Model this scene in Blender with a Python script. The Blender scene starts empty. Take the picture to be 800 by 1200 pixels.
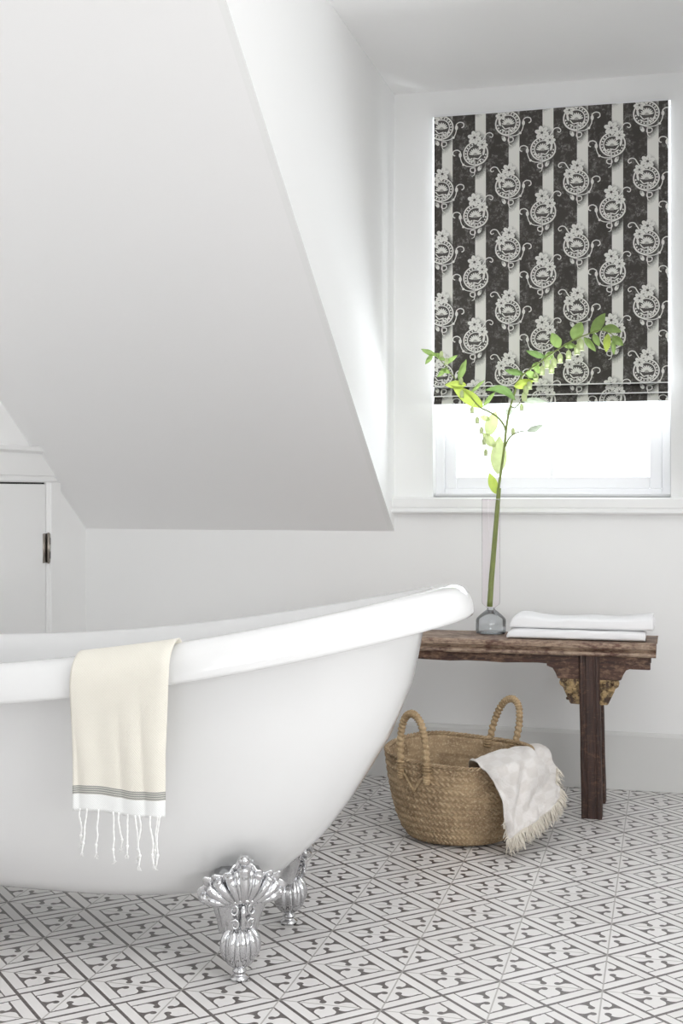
import bpy, bmesh, math, random
from mathutils import Vector, Matrix, noise
random.seed(7)
PI = math.pi
SC = bpy.context.scene
COL = SC.collection
# ------------------------------------------------------------ camera
HC = .985; F = 1500.0; CX, CY = 400.0, 575.0
YAW = math.atan(385/1500)
cs, sn = math.cos(YAW), math.sin(YAW)
def PZ(px, py, z):                      # point seen at px,py at camera depth z
    a = (px-CX)/F*z
    return Vector((a*cs - z*sn, a*sn + z*cs, HC + (CY-py)/F*z))
def PY(px, py, Y):                      # point seen at px,py on the plane y = Y
    a = (px-CX)/F
    return PZ(px, py, Y/(a*sn+cs))
cam = bpy.data.cameras.new('camera'); camo = bpy.data.objects.new('camera', cam); COL.objects.link(camo)
camo.location = (0, 0, HC); camo.rotation_euler = (PI/2, 0, YAW)
cam.sensor_fit = 'VERTICAL'; cam.sensor_height = 36; cam.lens = 36*F/1200
cam.shift_y = (CY-600)/1200.0; cam.clip_start = .05
SC.camera = camo

# ------------------------------------------------------------ material helpers
class V:
    """scalar socket with operators"""
    def __init__(s, nt, sock): s.nt, s.s = nt, sock
    def _m(s, op, *a, clamp=False):
        n = s.nt.nodes.new('ShaderNodeMath'); n.operation = op; n.use_clamp = clamp
        for i, x in enumerate((s,)+a):
            if isinstance(x, V): s.nt.links.new(x.s, n.inputs[i])
            else: n.inputs[i].default_value = x
        return V(s.nt, n.outputs[0])
    def __add__(s, o): return s._m('ADD', o)
    def __radd__(s, o): return s._m('ADD', o)
    def __sub__(s, o): return s._m('SUBTRACT', o)
    def __rsub__(s, o): return (s*-1)+o
    def __mul__(s, o): return s._m('MULTIPLY', o)
    def __rmul__(s, o): return s._m('MULTIPLY', o)
    def __truediv__(s, o): return s._m('DIVIDE', o)
    def abs(s): return s._m('ABSOLUTE')
    def floor(s): return s._m('FLOOR')
    def min(s, o): return s._m('MINIMUM', o)
    def max(s, o): return s._m('MAXIMUM', o)
    def lt(s, o): return s._m('LESS_THAN', o)
    def gt(s, o): return s._m('GREATER_THAN', o)
    def sqrt(s): return s._m('SQRT')
    def sin(s): return s._m('SINE')
    def step(s, e0, e1):                 # smooth ramp 0..1
        n = s.nt.nodes.new('ShaderNodeMapRange'); n.clamp = True
        s.nt.links.new(s.s, n.inputs[0]); n.inputs[1].default_value = e0; n.inputs[2].default_value = e1
        n.inputs[3].default_value = 0; n.inputs[4].default_value = 1
        return V(s.nt, n.outputs[0])
def vmin(*a):
    r = a[0]
    for x in a[1:]: r = r.min(x)
    return r
def vmax(*a):
    r = a[0]
    for x in a[1:]: r = r.max(x)
    return r
def mat(name, col=(.8, .8, .8), rough=.5, **kw):
    m = bpy.data.materials.new(name); m.use_nodes = True
    b = m.node_tree.nodes['Principled BSDF']
    b.inputs['Base Color'].default_value = (*col, 1); b.inputs['Roughness'].default_value = rough
    for k, v in kw.items(): b.inputs[k.replace('_', ' ')].default_value = v
    return m
def bsdf(m): return m.node_tree.nodes['Principled BSDF']
def coords(m, kind='Object'):
    nt = m.node_tree; t = nt.nodes.new('ShaderNodeTexCoord'); s = nt.nodes.new('ShaderNodeSeparateXYZ')
    nt.links.new(t.outputs[kind], s.inputs[0])
    return t.outputs[kind], V(nt, s.outputs[0]), V(nt, s.outputs[1]), V(nt, s.outputs[2])
def noise_tex(m, vec, scale, detail=3, rough=.5, sc=None):
    nt = m.node_tree
    if sc:
        mp = nt.nodes.new('ShaderNodeMapping'); mp.inputs['Scale'].default_value = sc
        nt.links.new(vec, mp.inputs[0]); vec = mp.outputs[0]
    n = nt.nodes.new('ShaderNodeTexNoise'); n.inputs['Scale'].default_value = scale
    n.inputs['Detail'].default_value = detail; n.inputs['Roughness'].default_value = rough
    nt.links.new(vec, n.inputs['Vector']); return V(nt, n.outputs['Fac'])
def mixc(m, fac, a, b):
    nt = m.node_tree; n = nt.nodes.new('ShaderNodeMix'); n.data_type = 'RGBA'
    if isinstance(fac, V): nt.links.new(fac.s, n.inputs[0])
    else: n.inputs[0].default_value = fac
    for i, c in ((6, a), (7, b)):
        if isinstance(c, tuple): n.inputs[i].default_value = (*c, 1)
        else: nt.links.new(c, n.inputs[i])
    return n.outputs[2]
def setcol(m, c): m.node_tree.links.new(c, bsdf(m).inputs['Base Color'])
def bump(m, h, strength=.3, dist=.002):
    nt = m.node_tree; n = nt.nodes.new('ShaderNodeBump'); n.inputs['Strength'].default_value = strength
    n.inputs['Distance'].default_value = dist
    nt.links.new(h.s, n.inputs['Height']); nt.links.new(n.outputs[0], bsdf(m).inputs['Normal'])
def srgb(r, g, b):
    f = lambda v: (v/255/12.92 if v/255 <= .04045 else ((v/255+.055)/1.055)**2.4)
    return (f(r), f(g), f(b))

# ------------------------------------------------------------ mesh helpers
def mesh(name, vs, fs, smooth=False, uvs=None):
    me = bpy.data.meshes.new(name); me.from_pydata([tuple(v) for v in vs], [], fs)
    if uvs:
        l = me.uv_layers.new(name='UVMap')
        for lp in me.loops: l.data[lp.index].uv = uvs[lp.vertex_index]
    if smooth: me.polygons.foreach_set('use_smooth', [True]*len(me.polygons))
    me.update(); return me
def wloc(p):
    v = Vector((0, 0, 0))
    while p: v += p.location; p = p.parent
    return v
def obj(name, vs, fs, m, parent=None, smooth=False, uvs=None, origin=None, mats=None, idx=None):
    base = wloc(parent) if parent else Vector((0, 0, 0))
    org = Vector(origin) if origin else base
    me = mesh(name, [Vector(v)-org for v in vs], fs, smooth, uvs)
    for mm in (mats or [m]): me.materials.append(mm)
    if idx: me.polygons.foreach_set('material_index', idx)
    o = bpy.data.objects.new(name, me); COL.objects.link(o); o.location = org-base
    if parent: o.parent = parent
    return o
def tag(o, label=None, cat=None, group=None, kind=None):
    for k, v in (('label', label), ('category', cat), ('group', group), ('kind', kind)):
        if v: o[k] = v
    return o
def thing(name, loc, label, cat, group=None):
    o = bpy.data.objects.new(name, None); COL.objects.link(o); o.location = loc; o.empty_display_size = .05
    return tag(o, label, cat, group)
def bevel(o, w=.003, seg=2):
    b = o.modifiers.new('bevel', 'BEVEL'); b.width = w; b.segments = seg; b.limit_method = 'ANGLE'; b.angle_limit = .7
    return o
def subsurf(o, n=1):
    s = o.modifiers.new('sub', 'SUBSURF'); s.levels = n; s.render_levels = n; return o
class MB:
    def __init__(s): s.v, s.f, s.i = [], [], []
    def add(s, vs, fs, mi=0):
        k = len(s.v); s.v += [Vector(v) for v in vs]; s.f += [tuple(k+i for i in f) for f in fs]; s.i += [mi]*len(fs)
        return s
    def box(s, x0, x1, y0, y1, z0, z1, mi=0):
        vs = [(x, y, z) for z in (z0, z1) for y in (y0, y1) for x in (x0, x1)]
        return s.add(vs, [(0, 2, 3, 1), (4, 5, 7, 6), (0, 1, 5, 4), (2, 6, 7, 3), (0, 4, 6, 2), (1, 3, 7, 5)], mi)
    def prism(s, pts, axis, a, b, mi=0):     # polygon pts in the two other axes
        def mk(p, t):
            return {'x': (t, p[0], p[1]), 'y': (p[0], t, p[1]), 'z': (p[0], p[1], t)}[axis]
        n = len(pts); vs = [mk(p, a) for p in pts]+[mk(p, b) for p in pts]
        fs = [tuple(range(n))[::-1], tuple(range(n, 2*n))]+[(i, (i+1) % n, n+(i+1) % n, n+i) for i in range(n)]
        return s.add(vs, fs, mi)
    def lathe(s, prof, c=(0, 0, 0), n=48, mi=0, fn=None, cap=True):
        vs = []
        for r, z in prof:
            for k in range(n):
                t = 2*PI*k/n; rr = r*(fn(t, z) if fn else 1)
                vs.append((c[0]+rr*math.cos(t), c[1]+rr*math.sin(t), c[2]+z))
        fs = [(i*n+k, i*n+(k+1) % n, (i+1)*n+(k+1) % n, (i+1)*n+k) for i in range(len(prof)-1) for k in range(n)]
        if cap: fs += [tuple(range(n))[::-1], tuple(range((len(prof)-1)*n, len(prof)*n))]
        return s.add(vs, fs, mi)
    def tube(s, pts, r, n=8, mi=0, rf=None, close=False):
        pts = [Vector(p) for p in pts]; m = len(pts); vs = []; up = Vector((0, 0, 1)); prev = None
        for i, p in enumerate(pts):
            if close: t = pts[(i+1) % m]-pts[i-1]
            else: t = pts[min(i+1, m-1)]-pts[max(i-1, 0)]
            t.normalize()
            if prev is None:
                a = t.cross(up)
                if a.length < .1: a = t.cross(Vector((1, 0, 0)))
            else: a = prev - t*prev.dot(t)
            a.normalize(); prev = a; b = t.cross(a)
            for k in range(n):
                th = 2*PI*k/n; rr = (r[i] if isinstance(r, (list, tuple)) else r)*(rf(i, th) if rf else 1)
                vs.append(p+a*math.cos(th)*rr+b*math.sin(th)*rr)
        q = m if close else m-1
        fs = [(i*n+k, i*n+(k+1) % n, ((i+1) % m)*n+(k+1) % n, ((i+1) % m)*n+k) for i in range(q) for k in range(n)]
        if not close: fs += [tuple(range(n))[::-1], tuple(range((m-1)*n, m*n))]
        return s.add(vs, fs, mi)
    def build(s, name, m, parent=None, smooth=False, mats=None, origin=None):
        return obj(name, s.v, s.f, m, parent, smooth, mats=mats, idx=s.i if mats else None, origin=origin)
def catmull(P, n):
    """n samples through control list P (any Vector)"""
    out = []
    m = len(P)-1
    for k in range(n):
        t = k/(n-1)*m; i = min(int(t), m-1); u = t-i
        p0, p1, p2, p3 = P[max(i-1, 0)], P[i], P[i+1], P[min(i+2, m)]
        out.append(.5*((2*p1)+(p2-p0)*u+(2*p0-5*p1+4*p2-p3)*u*u+(3*p1-p0-3*p2+p3)*u**3))
    return out
def surf_grid(ctrl, nu, nv):
    rows = [catmull([Vector(p) for p in r], nu) for r in ctrl]
    cols = [catmull([rows[i][k] for i in range(len(rows))], nv) for k in range(nu)]
    return [[cols[k][j] for k in range(nu)] for j in range(nv)]
def grid_faces(nu, nv): return [(j*nu+k, j*nu+k+1, (j+1)*nu+k+1, (j+1)*nu+k) for j in range(nv-1) for k in range(nu-1)]
def interp(tab, x):
    for (a, *va), (b, *vb) in zip(tab, tab[1:]):
        if x <= b:
            t = (x-a)/(b-a); return [p+(q-p)*t for p, q in zip(va, vb)]
    return list(tab[-1][1:])

# ------------------------------------------------------------ materials
def paint(name, c, r=.6, s=.04):
    m = mat(name, c, r); v, x, y, z = coords(m)
    n = noise_tex(m, v, 60, 4); bump(m, n, s, .002); return m
M_wall = paint('wall_paint', (.86, .86, .855))
M_ceil = paint('ceiling_paint', (.89, .885, .885))
M_trim = paint('trim_paint', (.85, .85, .845), .4, .02)
M_sash = paint('sash_paint', (.80, .80, .815), .35, .02)
M_enamel = mat('white_enamel', (.735, .735, .735), .13, Coat_Weight=.5, Coat_Roughness=.04)
M_chrome = mat('chrome', (.60, .60, .61), .03, Metallic=1.0)
v, *_ = coords(M_chrome)
_n = noise_tex(M_chrome, v, 330, 3, .7); bump(M_chrome, _n, .12, .0015)
M_blacksash = mat('black_reflection_frame', (.015, .015, .016), .4)  # unseen far frames made black to give the chrome dark reflections
M_dark = mat('dark_gap', (.03, .03, .03), .8)
M_hinge = mat('hinge_metal', (.42, .38, .34), .3, Metallic=.9)

def thin_glass(name, tint, refl=.5, rough=.0, base=.03):
    m = bpy.data.materials.new(name); m.use_nodes = True; nt = m.node_tree; nt.nodes.clear()
    o = nt.nodes.new('ShaderNodeOutputMaterial'); mx = nt.nodes.new('ShaderNodeMixShader')
    tr = nt.nodes.new('ShaderNodeBsdfTransparent'); tr.inputs[0].default_value = (*tint, 1)
    gl = nt.nodes.new('ShaderNodeBsdfGlossy'); gl.inputs['Roughness'].default_value = rough
    lw = nt.nodes.new('ShaderNodeLayerWeight'); lw.inputs[0].default_value = refl
    k = V(nt, lw.outputs['Fresnel'])*.8+base
    nt.links.new(k.s, mx.inputs[0]); nt.links.new(tr.outputs[0], mx.inputs[1]); nt.links.new(gl.outputs[0], mx.inputs[2])
    nt.links.new(mx.outputs[0], o.inputs[0]); return m
M_pane = thin_glass('window_glass', (.97, .98, .98), .15)
M_tube = thin_glass('pale_pink_glass', (.988, .966, .98), .04, base=.02)
M_flask = thin_glass('smoke_blue_glass', (.90, .92, .935), .2, .02, .08)

# floor: encaustic cement tiles
M_floor = mat('cement_tile', (.7, .7, .7), .38)
T = .201; X0, Y0 = -.330, 2.770
def floor_mat(m):
    vec, x, y, z = coords(m)
    tx = (x-X0)/T; ty = (y-Y0)/T
    ix, iy = tx.floor(), ty.floor()
    px = (tx-ix)*2-1; py = (ty-iy)*2-1                # -1..1 inside a tile
    # fold the four wedges onto the one below the centre, turning (not mirroring)
    horiz = (px.abs()-py.abs()).gt(0)
    # 4-fold turn: east wedge (x>0): (x,y)->(y,-x) ; west: (-y,x) ; north: (-x,-y)
    east = horiz*px.gt(0); west = horiz*px.lt(0); north = (1-horiz)*py.gt(0); south = (1-horiz)*py.lt(0)
    qx = south*px + north*px*-1 + east*py + west*py*-1
    qy = south*py + north*py*-1 + east*px*-1 + west*px
    r2 = 1/math.sqrt(2)
    S = math.sqrt(2)
    dL = (qx-qy)*r2; dR = (qx*-1-qy)*r2               # distances to the two cell edges
    mhw = .036; d1 = .255; t = .0145
    main = dL.lt(mhw).max(dR.lt(mhw))
    lineL = (dL-d1).abs().lt(t)*dR.gt(mhw)*(S-dR).gt(d1-t)
    lineR = (dR-d1).abs().lt(t)*dL.gt(d1-t)*(S-dL).gt(d1-t)
    # quatrefoil inside the cell's inner square
    s = (dL-S/2)/(S/2-d1); q = (dR-S/2)/(S/2-d1)
    inside = s.abs().lt(1)*q.abs().lt(1)
    sa, qa = s.abs(), q.abs()
    def circ(a, b, ca, cb, r): return ((a-ca)*(a-ca)+(b-cb)*(b-cb)).sqrt().lt(r)
    def sq3(a, b, ca, cb, r): a = (a-ca).abs(); b = (b-cb).abs(); return (a*a*a+b*b*b).lt(r*r*r)
    lobe = sq3(sa, qa, .51, .51, .425)
    lobe = lobe*circ(sa, qa, .51, .51, .462)
    stem = vmax(sa.lt(.055)*qa.gt(.40), qa.lt(.055)*sa.gt(.40))
    tip = (sa-qa).abs().lt(.17)*sa.lt(.95)*qa.lt(.95)
    cent = (sa+qa).lt(.46)
    knob = vmax(circ(s, q, .07, .43, .15), circ(s, q, -.07, -.43, .15), circ(q, s, -.07, .43, .15), circ(q, s, .07, -.43, .15))
    light = vmax(lobe, tip, cent)*(1-knob)*(1-stem)
    dark = vmax(main, lineL, lineR, inside*(1-light))
    # grout
    e = vmax(px.abs(), py.abs()); grout = e.gt(1-.0016/T*2)
    n1 = noise_tex(m, vec, 9, 3); n2 = noise_tex(m, vec, 120, 4)
    wn = m.node_tree.nodes.new('ShaderNodeTexWhiteNoise'); wn.noise_dimensions = '2D'
    cb = m.node_tree.nodes.new('ShaderNodeCombineXYZ'); m.node_tree.links.new(ix.s, cb.inputs[0]); m.node_tree.links.new(iy.s, cb.inputs[1])
    m.node_tree.links.new(cb.outputs[0], wn.inputs['Vector']); w = V(m.node_tree, wn.outputs['Value'])
    lt = mixc(m, (n1*.6+w*.4), srgb(218, 215, 213), srgb(235, 233, 232))
    dk = mixc(m, n2.step(.35, .7), srgb(88, 82, 80), srgb(112, 107, 105))
    c = mixc(m, dark, lt, dk); c = mixc(m, grout*.8, c, srgb(168, 164, 160))
    setcol(m, c)
    bump(m, n2*.25-grout*1.0+n1*.4, .25, .0012)
floor_mat(M_floor)

def wood_mat(name, c1, c2, c3, sc=(1, 14, 14), worn=.62):
    m = mat(name, c1, .55); v, x, y, z = coords(m)
    n = noise_tex(m, v, 9, 6, .65, sc); n2 = noise_tex(m, v, 42, 5, .7, (1, 3, 3)); n3 = noise_tex(m, v, 14, 5, .7)
    c = mixc(m, n.step(.35, .68), c1, c2)
    c = mixc(m, (n2*.55+n3*.45).step(worn-.06, worn+.1), c, c3)
    setcol(m, c); bump(m, n*.7+n2*.6, .5, .003); return m
M_woodtop = wood_mat('worn_bench_top', srgb(66, 40, 30), srgb(104, 72, 58), srgb(172, 150, 130), worn=.48)
M_wood = wood_mat('dark_red_wood', srgb(40, 22, 17), srgb(84, 54, 40), srgb(142, 112, 90), worn=.54)
M_leg = wood_mat('dark_leg_wood', srgb(38, 24, 20), srgb(72, 48, 38), srgb(112, 84, 68), sc=(14, 14, 1), worn=.58)
M_gild = mat('worn_gilding', srgb(150, 120, 70), .5, Metallic=.25)
v, *_ = coords(M_gild); n = noise_tex(M_gild, v, 55, 4, .7)
setcol(M_gild, mixc(M_gild, n.step(.42, .58), srgb(62, 44, 32), srgb(166, 142, 102))); bump(M_gild, n, .6, .004)

# basket straw (uv: u = turns around, v = height)
def straw(name, a, b, c):
    m = mat(name, a, .75); v, x, y, z = coords(m)
    n1 = noise_tex(m, v, 18, 4, .6); n2 = noise_tex(m, v, 160, 3, .6); n3 = noise_tex(m, v, 6, 2, .5, (1, 1, 7))
    k = mixc(m, n1.step(.35, .65), a, b); k = mixc(m, n3.step(.5, .75)*.7, k, a); k = mixc(m, n2.step(.5, .72)*.7, k, c)
    setcol(m, k); bump(m, n2, .5, .0015); return m
M_straw = straw('braided_palm_leaf', srgb(136, 113, 86), srgb(174, 150, 118), srgb(210, 192, 160))
M_rope = straw('rope_palm_leaf', srgb(142, 118, 86), srgb(176, 152, 118), srgb(204, 184, 150))

def cloth(name, col, tex=500, s=.35, rough=.9):
    m = mat(name, col, rough); bsdf(m).inputs['Sheen Weight'].default_value = .15
    vec, x, y, z = coords(m, 'UV')
    w = (x*tex).sin()*(y*tex).sin(); n = noise_tex(m, vec, 30, 3)
    bump(m, w*.6+n*.7, s, .001); return m
M_white_cloth = cloth('white_towel_cloth', (.86, .86, .87), 900, .2)
M_throw = cloth('linen_throw', srgb(226, 221, 216), 700, .5)
vec, x, y, z = coords(M_throw, 'UV')
chk = ((x*118).sin()*(y*118).sin()).step(-.15, .2)
setcol(M_throw, mixc(M_throw, chk, srgb(213, 208, 204), srgb(221, 217, 214)))
M_fringe = mat('linen_fringe', srgb(212, 205, 193), .9)
M_tassel = mat('white_tassel', (.85, .85, .84), .9)
M_towel = cloth('cream_towel_cloth', srgb(234, 230, 216), 1500, .35)
vec, x, y, z = coords(M_towel, 'UV')       # v = metres up from the hem
band = y.gt(.032)*y.lt(.048); fine = ((y*(2*PI/.0042)).sin()*.5+.5)
hem = y.lt(.032)
c = mixc(M_towel, hem, srgb(221, 217, 206), srgb(230, 231, 230))
wv = ((x*1100).sin()*((y*1100).sin())).step(-.2, .6)
c = mixc(M_towel, wv*.25*(1-hem), c, srgb(238, 233, 224))
c = mixc(M_towel, band*(fine*.55+.35), c, srgb(112, 116, 116)); setcol(M_towel, c)

# printed blind
BX0, BX1, BZ0, BZ1, BY = -.779, -.006, 1.278, 2.258, 4.305
SP = .11317; SX = -.7336; SW = .018; RA, RB, PIT = 2.219, 2.125, .2105
M_print_dark = mat('blind_cloth', srgb(60, 58, 55), .9)
def blind_mat(m):
    vec, x, y, z = coords(m)          # object origin is at the world origin for this one
    u = (x-SX)/SP; k = (u+.5).floor(); du = (u-k)*SP          # distance to the nearest stripe centre
    stripe = du.abs().lt(SW)
    odd = (k*.5-(k*.5).floor()).gt(.25)                        # 1 on stripes with the mirrored sprig
    zr = odd*RB+(1-odd)*RA
    w = (z-zr+.005)/PIT; kz = (w+.5).floor(); dz = (w-kz)*PIT
    offx = odd*-.016+(1-odd)*-.021
    ddx = du-offx
    dist = (ddx*ddx*1.6+dz*dz*.55).sqrt()
    n = noise_tex(m, vec, 260, 3, .7); n2 = noise_tex(m, vec, 26, 3, .6); n3 = noise_tex(m, vec, 90, 3, .7)
    halo = (dist+(n-.5)*.02).step(.046, .064)
    st = mixc(m, halo, srgb(80, 78, 75), srgb(226, 225, 219))
    mott = n3.step(.46, .62)*n2.step(.42, .64)*n.step(.33, .58)
    dkc = mixc(m, mott*.75, srgb(68, 64, 61), srgb(165, 163, 158))
    setcol(m, mixc(m, stripe, dkc, st)); bump(m, n, .2, .0008)
blind_mat(M_print_dark)
M_print_light = mat('blind_print_light', srgb(224, 223, 218), .9)
M_print_mid = mat('blind_print_dark', srgb(84, 81, 78), .9)  # dark grey ink of the sprig motif
M_print_grey = mat('blind_print_grey', srgb(168, 166, 161), .9)

# ------------------------------------------------------------ the room
XL, XR, YB, YF, ZC = -2.08, 2.3, 4.325, -2.2, 2.352
DX0, DX1 = -.922, .16          # dormer cheeks
ZK, KS = .845, .690            # knee wall height, roof slope
YT = YB-(ZC-ZK)/KS
def struct(o): o['kind'] = 'structure'; return o
struct(MB().box(XL-.15, XR+.15, YF-.15, YB+.2, -.12, 0).build('floor', M_floor))
# window wall, with an opening
OX0, OX1, OZ0, OZ1 = -.787, .002, .963, 2.264
b = MB(); W1 = YB+.16
b.box(XL-.15, OX0, YB, W1, 0, ZC+.1); b.box(OX1, XR+.15, YB, W1, 0, ZC+.1)
b.box(OX0, OX1, YB, W1, 0, OZ0); b.box(OX0, OX1, YB, W1, OZ1, ZC+.1)
struct(b.build('wall_back', M_wall))
struct(MB().box(XL-.15, XL, YF, YB, 0, ZC+.1).build('wall_left', M_wall))
# ceilings
b = MB(); b.box(XL-.15, XR+.15, YF-.15, YT, ZC, ZC+.1); b.box(DX0, DX1, YT, YB, ZC, ZC+.1)
struct(b.build('ceiling', M_ceil))
for nm, xa, xb in (('ceiling_slope_left', XL, DX0-.02), ('ceiling_slope_right', DX1+.02, XR)):
    b = MB(); b.prism([(YB, ZK), (YT, ZC), (YT+.05, ZC+.1), (YB, ZK+.1)], 'x', xa, xb)
    struct(b.build(nm, M_ceil))
for nm, xa, xb in (('wall_dormer_left', DX0-.02, DX0), ('wall_dormer_right', DX1, DX1+.02)):
    b = MB(); b.prism([(YB, ZK), (YB, ZC), (YT, ZC)], 'x', xa, xb)
    struct(b.build(nm, M_wall))
# right wall and front wall, each with a tall window (outside the frame, they light the room)
def wall_open(name, axis, pos, thick, a0, a1, holes):
    b = MB(); cur = a0
    def bx(u0, u1, z0, z1):
        if axis == 'x': b.box(pos, pos+thick, u0, u1, z0, z1)
        else: b.box(u0, u1, pos, pos+thick, z0, z1)
    for (h0, h1, z0, z1) in holes:
        bx(cur, h0, 0, ZC+.1); bx(h0, h1, 0, z0); bx(h0, h1, z1, ZC+.1); cur = h1
    bx(cur, a1, 0, ZC+.1)
    return struct(b.build(name, M_wall))
RH = (-.6, 1.7, .75, 2.2); FH = (-.9, 1.7, .8, 2.2)
wall_open('wall_right', 'x', XR, .15, YF, YB, [RH])
wall_open('wall_front', 'y', YF-.15, .15, XL, XR, [FH])
def far_window(name, axis, pos, h):
    a0, a1, z0, z1 = h
    def B(b, u0, u1, zz0, zz1, t=.04):
        if axis == 'x': b.box(pos, pos+t, u0, u1, zz0, zz1)
        else: b.box(u0, u1, pos, pos+t, zz0, zz1)
    b = MB(); w = .07
    B(b, a0, a0+w, z0, z1); B(b, a1-w, a1, z0, z1); B(b, a0, a1, z0, z0+w); B(b, a0, a1, z1-w, z1)
    m = (a0+a1)/2; B(b, m-.03, m+.03, z0, z1); B(b, a0, a1, (z0+z1)/2-.02, (z0+z1)/2+.02)
    o = struct(b.build(name, M_blacksash))
    g = MB(); 
    if axis == 'x': g.box(pos+.018, pos+.022, a0+w, a1-w, z0+w, z1-w)
    else: g.box(a0+w, a1-w, pos+.018, pos+.022, z0+w, z1-w)
    g.build('pane', M_pane, o)
far_window('window_2', 'x', XR+.05, RH); far_window('window_3', 'y', YF-.1, FH)

b = MB(); b.box(-1.98, -1.22, YF, YF+.03, .01, 2.03)  # unseen dark slab added behind the camera for the chrome to reflect
dd = bevel(b.build('reflection_door', mat('dark_reflection_brown', srgb(58, 44, 36), .45)), .004); struct(dd)
b = MB()
for zz in ((.15, .85), (1.0, 1.9)): b.box(-1.86, -1.34, YF+.03, YF+.038, *zz)
bevel(b.build('reflection_door_panel', dd.data.materials[0], dd), .006)
M_base = paint('baseboard_paint', (.70, .70, .685), .45, .02)
# baseboards
b = MB(); bt = .19
b.prism([(YB, 0), (YB-.016, 0), (YB-.016, bt-.012), (YB-.012, bt-.004), (YB-.006, bt), (YB, bt)], 'x', XL+.016, XR-.016)
struct(bevel(b.build('baseboard_back', M_base), .0015))
b = MB(); b.prism([(XL, 0), (XL+.016, 0), (XL+.016, bt-.012), (XL+.012, bt-.004), (XL+.006, bt), (XL, bt)], 'y', 4.10, YB)
struct(b.build('baseboard_left', M_base))
b = MB(); b.prism([(XR, 0), (XR-.016, 0), (XR-.016, bt-.012), (XR-.006, bt), (XR, bt)], 'y', YF, YB)
struct(b.build('baseboard_right', M_base))

# the window behind the blind
b = MB(); y0, y1 = YB+.060, YB+.130
b.box(OX0, -.757, y0, y1, OZ0, OZ1); b.box(-.026, OX1, y0, y1, OZ0, OZ1)
b.box(-.757, -.026, y0, y1, OZ0, .992); b.box(-.757, -.026, y0, y1, 2.235, OZ1)
b.box(OX0, OX1, y0-.03, y0, OZ0, .977)
win = struct(bevel(b.build('window_1', M_sash), .003))
def sash(z0, z1, yy):
    s0, s1 = -.757, -.026; st = .040
    b = MB(); b.box(s0, s0+st, yy, yy+.035, z0, z1); b.box(s1-st, s1, yy, yy+.035, z0, z1)
    b.box(s0+st, s1-st, yy, yy+.035, z0, z0+st); b.box(s0+st, s1-st, yy, yy+.035, z1-.035, z1)
    for mx in (-.390,): b.box(mx-.008, mx+.008, yy+.008, yy+.028, z0+st, z1-.035)
    o = bevel(b.build('sash', M_sash, win), .003)
    MB().box(s0+st, s1-st, yy+.016, yy+.020, z0+st, z1-.035).build('pane', M_pane, o)
sash(.992, 1.63, YB+.075); sash(1.63-.03, 2.235, YB+.111)
# stool and apron
b = MB(); b.prism([(YB+.06, .963), (YB-.034, .963), (YB-.040, .957), (YB-.040, .930), (YB-.034, .926), (YB-.034, .922), (YB-.046, .920), (YB-.048, .914), (YB-.044, .909), (YB-.03, .908), (YB, .905), (YB, .925), (YB+.06, .925)], 'x', DX0, DX1)
struct(b.build('trim_1', M_trim))

# small eaves door in the left wall, cut by the slope
DY1 = 3.99; DY0 = 3.20; DZ1 = 1.011
b = MB(); b.box(XL-.01, XL+.012, DY0, DY1, .012, DZ1-.004)
door = struct(bevel(b.build('door_1', M_trim), .002))
b = MB(); b.box(XL+.0005, XL+.004, DY0-.01, DY1+.004, .005, DZ1+.002)
b.build('door_gap', M_dark, door)
# hinge
b = MB(); hz0, hz1 = .985-84*4.40/1500, .985-50*4.40/1500
b.box(XL+.012, XL+.0145, DY1-.022, DY1+.001, hz0, hz1)
b.tube([(XL+.020, DY1+.004, hz0+.001), (XL+.020, DY1+.004, hz1-.001)], .0062, 12)
b.tube([(XL+.020, DY1+.004, hz0-.003), (XL+.020, DY1+.004, hz1+.003)], .0035, 10)
b.box(XL+.012, XL+.016, DY1+.004, DY1+.026, hz0, hz1)
h = b.build('hinge', M_hinge, door, True)
b = MB()
for k in (.26, .74): b.box(XL+.0258, XL+.0266, DY1+.002, DY1+.006, hz0+(hz1-hz0)*(k-.12), hz0+(hz1-hz0)*(k+.12))
b.build('hinge_slot', M_dark, h)
# casing
b = MB(); cx = XL+.020
b.prism([(XL, DY1+.004), (cx-.008, DY1+.004), (cx-.003, DY1+.010), (cx-.008, DY1+.022), (cx, DY1+.026), (cx, DY1+.094), (cx-.004, DY1+.10), (XL, DY1+.10)], 'z', 0, DZ1+.002)
b.prism([(XL, DY0-.004), (cx-.008, DY0-.004), (cx-.003, DY0-.010), (cx-.008, DY0-.022), (cx, DY0-.026), (cx, DY0-.10), (XL, DY0-.10)], 'z', 0, DZ1+.002)
b.prism([(XL, DZ1+.002), (cx-.008, DZ1+.002), (cx-.002, DZ1+.008), (cx-.008, DZ1+.022), (cx, DZ1+.026), (cx, DZ1+.098), (XL, DZ1+.098)], 'y', DY0-.10, 4.09)
struct(b.build('trim_2', M_trim))
b = MB(); b.prism([(XL, DZ1+.098), (cx+.004, DZ1+.098), (cx+.018, DZ1+.106), (cx+.020, DZ1+.118), (cx+.014, DZ1+.122), (XL, DZ1+.122)], 'y', DY0-.12, 4.0)
struct(b.build('trim_3', M_trim))

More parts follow.
